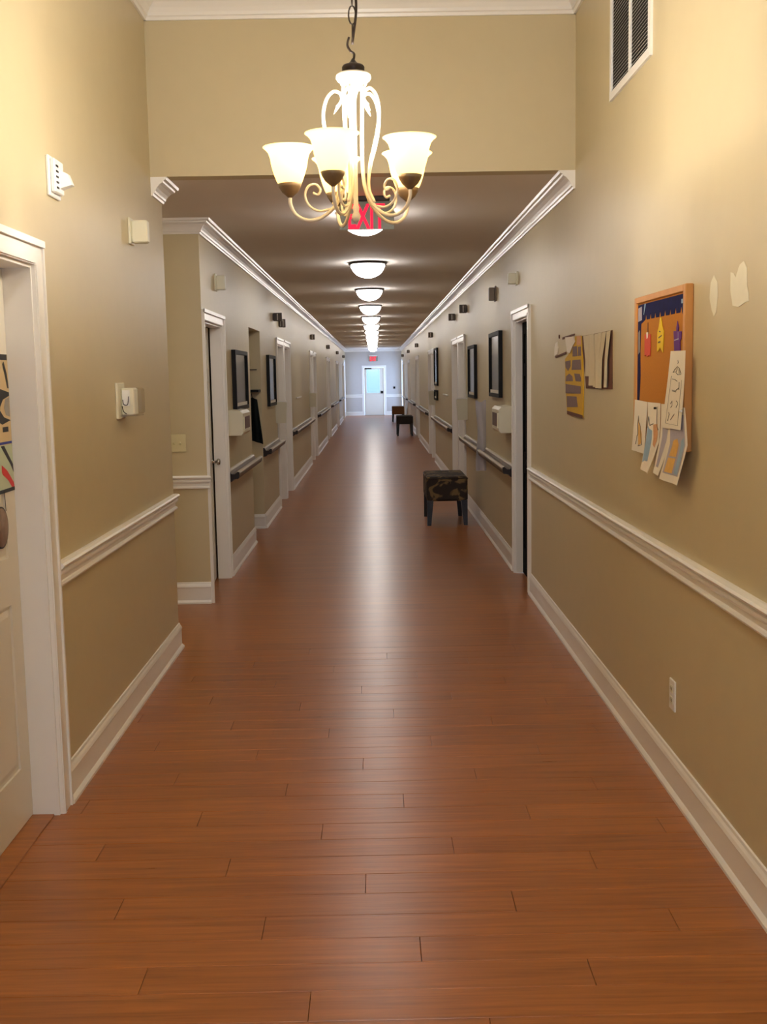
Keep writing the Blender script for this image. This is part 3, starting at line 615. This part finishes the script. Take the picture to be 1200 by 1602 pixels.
for q in ([(6.37,1.765),(6.24,1.765),(6.22,1.71),(6.37,1.71)],[(6.21,1.76),(6.12,1.76),(6.11,1.71),(6.20,1.71)],[(6.38,1.69),(6.13,1.69),(6.11,1.635),(6.40,1.635)],[(6.62,1.685),(6.44,1.69),(6.44,1.655),(6.52,1.63),(6.60,1.65)],
          [(6.60,1.57),(6.58,1.60),(6.48,1.615),(6.38,1.60),(6.36,1.572)],[(6.32,1.615),(6.15,1.612),(6.11,1.59),(6.12,1.57),(6.27,1.572)],[(6.60,1.555),(6.12,1.545),(6.12,1.505),(6.60,1.50)],[(6.56,1.485),(6.24,1.487),(6.21,1.43),(6.55,1.42)]):
    wpoly('window_shape', q, .0082, .0095, 'taupe', tc)
wpoly('base_band', [(6.55,1.40),(6.06,1.39),(6.06,1.372),(6.545,1.38)], .0082, .010, 'brown_card', tc)
wpoly('peach_top', [(6.24,1.82),(6.12,1.818),(6.11,1.77),(6.24,1.77)], .0082, .0095, 'skin_c', tc)
tw = thing('white_paper_figure', (XR-.01,6.5,1.73), 'small white paper figure at the top left of the paper tower', 'wall hanging')
wpoly('body', [(6.60,1.825),(6.32,1.82),(6.28,1.79),(6.36,1.765),(6.44,1.73),(6.53,1.74)], .010, .014, 'paper', tw); wpoly('top_edge', [(6.70,1.828),(6.30,1.836),(6.30,1.826),(6.70,1.815)], .009, .013, 'brown_card', tw)
wpoly('paper_triangle', [(7.03,1.775),(7.0,1.80),(6.93,1.81),(6.90,1.77),(6.93,1.735),(7.04,1.722)], .001, .006, 'paper', label='small white paper scrap left of the paper tower on the right wall', cat='paper scrap')
wpoly('brown_twig', [(7.0,1.722),(6.62,1.742),(6.62,1.730),(7.0,1.712)], .001, .006, 'brown_card', label='thin brown strip beneath the white paper scrap on the right wall', cat='strip')
obj('wall_pin', MB().lathe((XR-.006,6.87,1.838), [(.012,0),(.012,.012),(.004,.006)], 8, 'x'), 'brown_card', None, 'brown pin left above the paper tower on the right wall', 'pin')

# ------------------------------------------------------------------ corridor fittings
def handrail(side, y0, y1, label):
    t = thing('handrail', (X(side,0),(y0+y1)/2,.8), label, 'handrail', 'corridor handrails')
    prof = [(.0,-.075),(.03,-.07),(.045,-.05),(.085,-.045),(.095,-.02),(.092,.008),(.08,.012),(.055,-.008),(.03,-.008),(.018,.012),(.012,.022),(0,.022)]
    obj('rail', MB().run(prof, side, y0+.012, y1-.012, .85), 'railc', t)
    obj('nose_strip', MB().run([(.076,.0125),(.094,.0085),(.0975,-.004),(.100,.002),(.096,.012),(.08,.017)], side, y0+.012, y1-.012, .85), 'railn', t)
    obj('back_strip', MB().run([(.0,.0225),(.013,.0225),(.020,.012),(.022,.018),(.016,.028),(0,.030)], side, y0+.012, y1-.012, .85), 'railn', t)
    for a, b_ in ((y0, y0+.012), (y1-.012, y1)): obj('end_cap', MB().run(prof, side, a, b_, .85), 'bronze', t)
    return t
hl = [(9.14,11.0),(12.07,13.93)]+[(pairs[i]+2.24, pairs[i+1]-.03) for i in range(4)]
hr = [(9.14,11.35),(11.5,13.93)]+[(pairs[i]+2.24, pairs[i+1]-.03) for i in range(4)]
hn = ['nearest','second','third','fourth','fifth','sixth']
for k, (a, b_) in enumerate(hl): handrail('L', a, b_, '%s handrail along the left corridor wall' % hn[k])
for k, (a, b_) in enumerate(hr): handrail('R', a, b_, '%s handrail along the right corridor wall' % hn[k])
def frame(side, y0, y1, z0, z1, label):
    t = thing('picture_frame', (X(side,0),(y0+y1)/2,z0), label, 'picture frame', 'black frames on the corridor walls'); f = .035
    fr = MB(); fr.wb(side, y0, y0+f, z0, z1, 0, .035); fr.wb(side, y1-f, y1, z0, z1, 0, .035); fr.wb(side, y0+f, y1-f, z0, z0+f, 0, .035); fr.wb(side, y0+f, y1-f, z1-f, z1, 0, .035)
    obj('frame', fr, 'black', t); obj('glazed_picture', MB().wb(side, y0+f, y1-f, z0+f, z1-f, .002, .02), 'glass_dark', t)
    obj('mount', MB().wb(side, y0+f+.02, y1-f-.02, z0+f, z0+f+.03, .02, .024), 'paper', t); return t
frame('L', 9.62, 10.55, 1.345, 1.865, 'black framed picture on the left wall beside the ajar door')
frame('L', 12.7, 13.55, 1.30, 1.88, 'black framed picture on the left wall just before the first door pair')
frame('R', 9.93, 10.80, 1.41, 2.00, 'black framed picture on the right wall nearest the dark doorway')
frame('R', 12.38, 13.25, 1.355, 1.945, 'black framed picture on the right wall beside the first door pair')
frame('R', 19.9, 20.8, 1.43, 2.10, 'black framed picture far along the right wall, upper one')
frame('R', 20.0, 20.8, 1.17, 1.35, 'small black frame far along the right wall, lower one')
def wallbox(side, y0, y1, z0, z1, o, label):
    t = thing('wall_box', (X(side,0),(y0+y1)/2,z0), label, 'wall box')
    prof = [(0,0),(o*.86,0),(o,.022),(o,z1-z0-.03),(o*.8,z1-z0-.006),(0,z1-z0)]
    obj('housing', MB().run(prof, side, y0, y1, z0), 'cream', t)
    obj('opening', MB().wb(side, y0+.05, y1-.05, z0+.05, z1-.06, o+.0003, o+.002), 'taupe', t)
    obj('opening_rim', MB().wb(side, y0+.03, y0+.045, z0+.04, z1-.055, o+.0003, o+.01), 'cream', t); return t
wallbox('L', 9.30, 9.85, 1.15, 1.36, .118, 'cream wall box above the nearest left handrail')
wallbox('R', 9.22, 9.75, 1.135, 1.355, .115, 'cream wall box above the nearest right handrail')
box_flag('R', 8.86, 2.315, 2.40, .075, 'small pale call light above the dark doorway on the right wall', 'cream')
box_flag('R', 10.43, 2.29, 2.41, .065, 'small grey round-cornered sensor above the black frame on the right wall', 'grey_sensor', 'wall_sensor')
def flag(side, y, z0, z1, o, label):
    t = thing('room_sign', (X(side,0), y, z0), label, 'sign', 'small dark room signs above the doors')
    obj('panel', MB().wb(side, y, y+.03, z0, z1, .008, o, .003), 'sign', t); obj('bracket', MB().wb(side, y-.01, y+.04, z0+.01, z1-.01, 0, .008), 'sign', t)
    obj('stripe', MB().wb(side, y-.0015, y, z0+.012, z1-.012, o*.45, o*.58), 'signw', t); return t
flag('R', 13.64, 2.355, 2.455, .095, 'brown room sign above the first right door pair, nearer one')
flag('R', 15.6, 2.36, 2.455, .095, 'brown room sign above the first right door pair, farther one')
flag('L', 13.7, 2.30, 2.40, .11, 'brown room sign above the first left door pair, nearer one')
flag('L', 14.5, 2.26, 2.37, .05, 'brown room sign above the first left door pair, middle one')
flag('L', 15.0, 2.28, 2.39, .05, 'brown room sign above the first left door pair, farther one')
for k, p in enumerate(pairs[1:]):
    for side, sn in (('L','left'),('R','right')): flag(side, p+.5, 2.33, 2.43, .09, 'small dark sign above the %s %s door pair' % (wh[k+1], sn))
def pocket(side, y, label):
    t = thing('file_pocket', (X(side,0), y, 1.07), label, 'file pocket', 'file pockets by the doors')
    obj('pocket', MB().run([(0,0),(.12,.0),(.135,.24),(.13,.25),(.02,.27),(.0,.40)], side, y-.01, y+.06, 1.07), 'cream', t)
    obj('rim', MB().run([(.0,.0),(.14,.0),(.142,.012),(0,.012)], side, y-.014, y+.064, 1.325), 'white', t); return t
pocket('R', 13.7, 'cream file pocket beside the first right door pair'); pocket('L', 13.72, 'cream file pocket beside the first left door pair')
pocket('R', 20.86, 'cream file pocket beside the second right door pair'); pocket('L', 20.86, 'cream file pocket beside the second left door pair')
for side, y, sn in (('L',17.3,'left'),('R',17.3,'right')):
    obj('grab_bar', MB().wb(side, y, y+1.1, 1.30, 1.315, 0, .02), 'white', None, 'thin white strip on the %s wall past the first door pair' % sn, 'strip')
# film hanging at the right handrail
mb = MB(); n = 14; v = []
for q in (0, .003):
    for i in range(n+1):
        tt = i/n
        for j in range(7):
            u = j/6; w_ = .5+.5*abs(2*tt-1)**.5 if tt < .5 else 1
            v.append((XR-.004-u*.108*(.9+.1*math.cos(tt*7)), 11.40+q+.010*math.sin(u*9+tt*3)*(.4+tt), 1.35-tt*.71+(.012*math.cos(u*2*PI) if i == 0 else 0)))
N_ = (n+1)*7; f = []
for i in range(n):
    for j in range(6): a = i*7+j; f.append((a,a+1,a+8,a+7)); f.append((N_+a,N_+a+7,N_+a+8,N_+a+1))
mb.add(v, f, True); obj('plastic_sheet', mb, 'film', None, 'whitish plastic sheet hanging over the right handrail', 'plastic sheet')
# dark garment in the niche
t = thing('niche_shelf', (XL-.1,11.9,1.47), 'thin dark shelf in the left wall niche', 'shelf')
obj('board', MB().box(XL-.46, XL-.005, 11.80, 12.05, 1.475, 1.50), 'black', t); obj('rail', MB().box(XL-.40, XL-.04, 12.04, 12.055, 1.705, 1.715), 'bronze', t)
mb = MB(); n = 16; v = []
for q in (0, .03):
    for i in range(n+1):
        tt = i/n; wd = .10+.055*tt; zt = 1.42-.47*tt
        for j in range(9):
            u = j/8-.5; v.append((XL-.085+.03*tt+u*wd, 11.90+q+.025*math.cos(u*14+tt*2)-.03*tt, zt-.05*abs(u)*(1-tt)-(.05*u if i == n else 0)))
N_ = (n+1)*9; f = []
for i in range(n):
    for j in range(8): a = i*9+j; f.append((a,a+1,a+10,a+9)); f.append((N_+a,N_+a+9,N_+a+10,N_+a+1))
for i in range(n):
    for j in (0, 8): a = i*9+j; f.append((a, a+9, N_+a+9, N_+a))
mb.add(v, f, True); gm = obj('hanging_garment', mb, 'dark_cloth', None, 'dark green-black garment hanging under the shelf in the left wall niche', 'garment')
obj('hook', MB().tube(smooth_path([(XL-.085,11.915,1.415),(XL-.09,11.915,1.45),(XL-.10,11.92,1.475)]), .004, 6), 'bronze', gm)
obj('keypad', MB().bbox(.78, .86, YE-.03, YE, 1.09, 1.18, .006), 'black', None, 'small dark keypad on the end wall right of the exit door', 'keypad')
# far wall seam fittings
# benches
def bench(x0, x1, y0, y1, zt, zb, m, label):
    t = thing('upholstered_bench', ((x0+x1)/2,(y0+y1)/2,0), label, 'bench', 'benches along the right wall')
    obj('seat', MB().bbox(x0, x1, y0, y1, zb, zt, .018), m, t)
    obj('piping', MB().tube([(x0+.002,y0+.002,zt-.02),(x1-.002,y0+.002,zt-.02),(x1-.002,y1-.002,zt-.02),(x0+.002,y1-.002,zt-.02),(x0+.002,y0+.002,zt-.02)], .006, 6), 'bench_leg', t)
    for cx_ in (x0, x1):
        for cy_ in (y0, y1):
            sx = 1 if cx_ == x0 else -1; sy = 1 if cy_ == y0 else -1; a, b_ = .07, .042; c0 = .004
            p = lambda w_, z: [(cx_+sx*c0,cy_+sy*c0,z),(cx_+sx*(c0+w_),cy_+sy*c0,z),(cx_+sx*(c0+w_),cy_+sy*(c0+w_),z),(cx_+sx*c0,cy_+sy*(c0+w_),z)]
            obj('leg', MB().add(p(b_,0)+p(a,zb+.01), [(0,1,2,3),(4,5,6,7)]+[(i,(i+1)%4,4+(i+1)%4,4+i) for i in range(4)]), 'bench_leg', t)
    return t
bench(.54, .985, 12.0, 12.85, .53, .265, 'floral', 'dark floral upholstered bench nearest on the right')
bench(.58, 1.02, 30.2, 31.1, .54, .32, 'bench_dark', 'plain charcoal upholstered bench far down the right wall')
bench(.60, 1.03, 39.6, 40.4, .54, .26, 'bench_brown', 'brown upholstered bench closest to the end wall')

# ------------------------------------------------------------------ lights
def dome_light(x, y, z, label, group, r=.165, e='dome'):
    t = thing('ceiling_light', (x,y,z), label, 'ceiling light', group)
    obj('pan', MB().lathe((x,y,z), [(r*.9,0),(r*1.14,-.004),(r*1.16,-.016),(r*1.04,-.024),(r*.98,-.024)], 32), 'bronze', t)
    prof = [(r*math.cos(a), -.024-r*.78*math.sin(a)) for a in [PI/2*k/8 for k in range(8)]]+[(.004,-.024-r*.78)]
    obj('glass_dome', MB().lathe((x,y,z), prof, 32), e, t)
    for s_ in (-1, 1): obj('clip', MB().lathe((x+s_*r*1.06,y,z-.03), [(.004,.012),(.008,.0),(.005,-.02),(.001,-.024)], 8), 'bronze', t)
    return t
first = dome_light(-.045, 7.85, HC, 'dome ceiling light right behind the hanging exit sign', 'corridor dome lights')
on = ['second','third','fourth','fifth','sixth','seventh','eighth','ninth','tenth','eleventh','twelfth']
for k in range(11):
    c = copy_tree(first); c.location.y = 7.85+3.35*(k+1)
    c['label'] = '%s dome ceiling light down the corridor, counted from the exit sign' % on[k]
M['fill_dome'] = mat('added_fill_dome_glass', (250,246,240), .4, emit=(1,.96,.91), es=BACK_E)
dome_light(0, .2, HT, 'added unseen large dome fill light on the high front ceiling, nearer than the chandelier', None, .22, 'fill_dome')  # added lamp out of view, brightens the near hall
dome_light(0, -2.4, HT, 'added unseen large dome fill light on the high front ceiling, nearest to the back window', None, .26, 'fill_dome')  # second added lamp behind the camera, flattens the light on the near walls
t0 = dome_light(-2.9, 7.3, HC, 'dome ceiling light in the side passage on the left', None, .165, 'dome')

# exit signs
def exit_sign(x, y, ztop, w_, h_, label, hang):
    t = thing('exit_sign', (x,y,ztop), label, 'exit sign')
    obj('housing', MB().bbox(x-w_/2-.03, x+w_/2+.03, y-.03, y+.03, ztop-.03, ztop, .004), 'bronze' if hang else 'white', t)
    obj('panel', MB().bbox(x-w_/2-.055, x+w_/2+.055, y-.004, y+.004, ztop-.05-h_, ztop-.03, .001), 'acrylic', t)
    cu = bpy.data.curves.new('letters', 'FONT'); cu.body = 'EXIT'; cu.size = h_*1.36; cu.extrude = .0015; cu.align_x = 'CENTER'; cu.offset = .005
    co = bpy.data.objects.new('tmp', cu); COL.objects.link(co); bpy.context.view_layer.update()
    me = bpy.data.meshes.new_from_object(co.evaluated_get(bpy.context.evaluated_depsgraph_get())); bpy.data.objects.remove(co)
    xs = [v.co.x for v in me.vertices]; zs = [v.co.y for v in me.vertices]; sc = w_/(max(xs)-min(xs)); sz = h_/(max(zs)-min(zs)); x0 = (max(xs)+min(xs))/2; z0 = min(zs)
    for v in me.vertices: v.co = Vector(((v.co.x-x0)*sc, -.0065+v.co.z*.5, (v.co.y-z0)*sz-.045-h_))
    lo = bpy.data.objects.new('letters', me); COL.objects.link(lo); lo.parent = t; me.materials.clear(); me.materials.append(M['exit_red'])
    return t
exit_sign(-.03, 7.15, HC, .23, .152, 'clear hanging sign with red letters reading EXIT behind the chandelier', True)
exit_sign(-.04, YE-.05, 2.47, .27, .19, 'small red lit exit sign over the far glazed door', False)

# ------------------------------------------------------------------ chandelier
CX, CY = -.052, 3.9
t = thing('chandelier', (CX,CY,2.14), 'five armed cream iron chandelier with glowing glass shades', 'chandelier')
obj('canopy', MB().lathe((CX,CY,HT), [(.06,0),(.06,-.01),(.035,-.03),(.008,-.035)], 24), 'bronze', t)
cord = [(CX+.010*math.sin((HT-z)*17)+.004, CY+.006*math.cos((HT-z)*17), z) for z in [2.72+i*(HT-.03-2.72)/70 for i in range(71)]]
obj('cord', MB().tube(cord, .0045, 6), 'bronze', t)
for i in range(16):
    z = 2.735+i*.06; pts = [(CX+(.012*math.cos(a) if i%2 else 0), CY+(0 if i%2 else .012*math.cos(a)), z+.03*math.sin(a)+.02) for a in [2*PI*k/12 for k in range(13)]]
    obj('chain_link', MB().tube(pts, .0028, 5), 'bronze', t)
obj('hook', MB().tube(smooth_path([(CX-.012,CY,2.745),(CX-.018,CY,2.72),(CX-.008,CY,2.70),(CX+.004,CY,2.69),(CX,CY,2.665)]), .004, 6), 'bronze', t)
obj('cap', MB().lathe((CX,CY,2.628), [(.034,0),(.037,.004),(.038,.020),(.034,.026),(.02,.030),(.01,.038),(.004,.048)], 28), 'bronze', t)
obj('top_disc', MB().lathe((CX,CY,2.578), [(.036,0),(.040,.008),(.045,.014),(.045,.022),(.054,.026),(.059,.034),(.058,.044),(.05,.050),(.03,.052)], 28), 'arm', t)
obj('stem', MB().lathe((CX,CY,2.14), [(.004,0),(.012,.008),(.016,.02),(.009,.035),(.012,.05),(.008,.06),(.008,.40),(.012,.42),(.02,.44)], 16), 'arm', t)
def rpath(a, pts): return [(CX+r_*math.cos(a), CY+r_*math.sin(a), z) for r_, z in pts]
R0 = .223
for k in range(5):
    a = PI+k*2*PI/5
    ar = obj('arm', MB().tube(smooth_path(rpath(a, [(.036,2.585),(.033,2.50),(.030,2.40),(.032,2.31),(.042,2.25),(.072,2.195),(.118,2.158),(.165,2.150),(.203,2.168),(.221,2.20),(R0,2.225)])), .0062, 8), 'arm', t)
    obj('scroll', MB().tube(smooth_path(rpath(a, [(.058,2.520),(.047,2.532),(.040,2.548),(.048,2.566),(.070,2.570),(.092,2.545),(.103,2.500),(.100,2.455),(.086,2.40),(.066,2.34),(.056,2.29),(.058,2.24),(.078,2.20)])), .0055, 8), 'arm', ar)
    obj('leaf', MB().tube(rpath(a, [(.045,2.535),(.058,2.515),(.068,2.498)]), [.006,.005,.001], 6), 'arm', ar)
    obj('curl', MB().tube(smooth_path(rpath(a, [(.085,2.186),(.125,2.180),(.158,2.198),(.172,2.232),(.160,2.262),(.135,2.268),(.120,2.250),(.128,2.234),(.145,2.24)])), [.0048]*49 if False else .0044, 6), 'arm', ar)
    sx, sy = CX+R0*math.cos(a), CY+R0*math.sin(a)
    obj('cup', MB().lathe((sx,sy,2.225), [(.005,0),(.012,.006),(.026,.018),(.036,.034),(.040,.046),(.036,.048)], 24), 'cup', ar)
    sh = [(.036,.040),(.044,.056),(.053,.080),(.060,.105),(.064,.130),(.070,.148),(.080,.160),(.088,.166)]
    prof = sh+[(r_-.0025,z+.0005) for r_, z in reversed(sh)]
    s_ = obj('shade', MB().lathe((sx,sy,2.225), prof, 32, cap=False), 'shade', ar)
    obj('bulb', MB().lathe((sx,sy,2.27), [(.012,0),(.014,.03),(.026,.055),(.032,.08),(.028,.105),(.014,.12),(.002,.124)], 16), 'bulb', ar)
    ld = bpy.data.lights.new('bulb_light', 'POINT'); ld.energy = BULB_W; ld.color = BULB_COL; ld.shadow_soft_size = .035
    lo = bpy.data.objects.new('bulb_light', ld); COL.objects.link(lo); lo.parent = t; lo.location = Vector((sx,sy,2.43))-wloc(t)
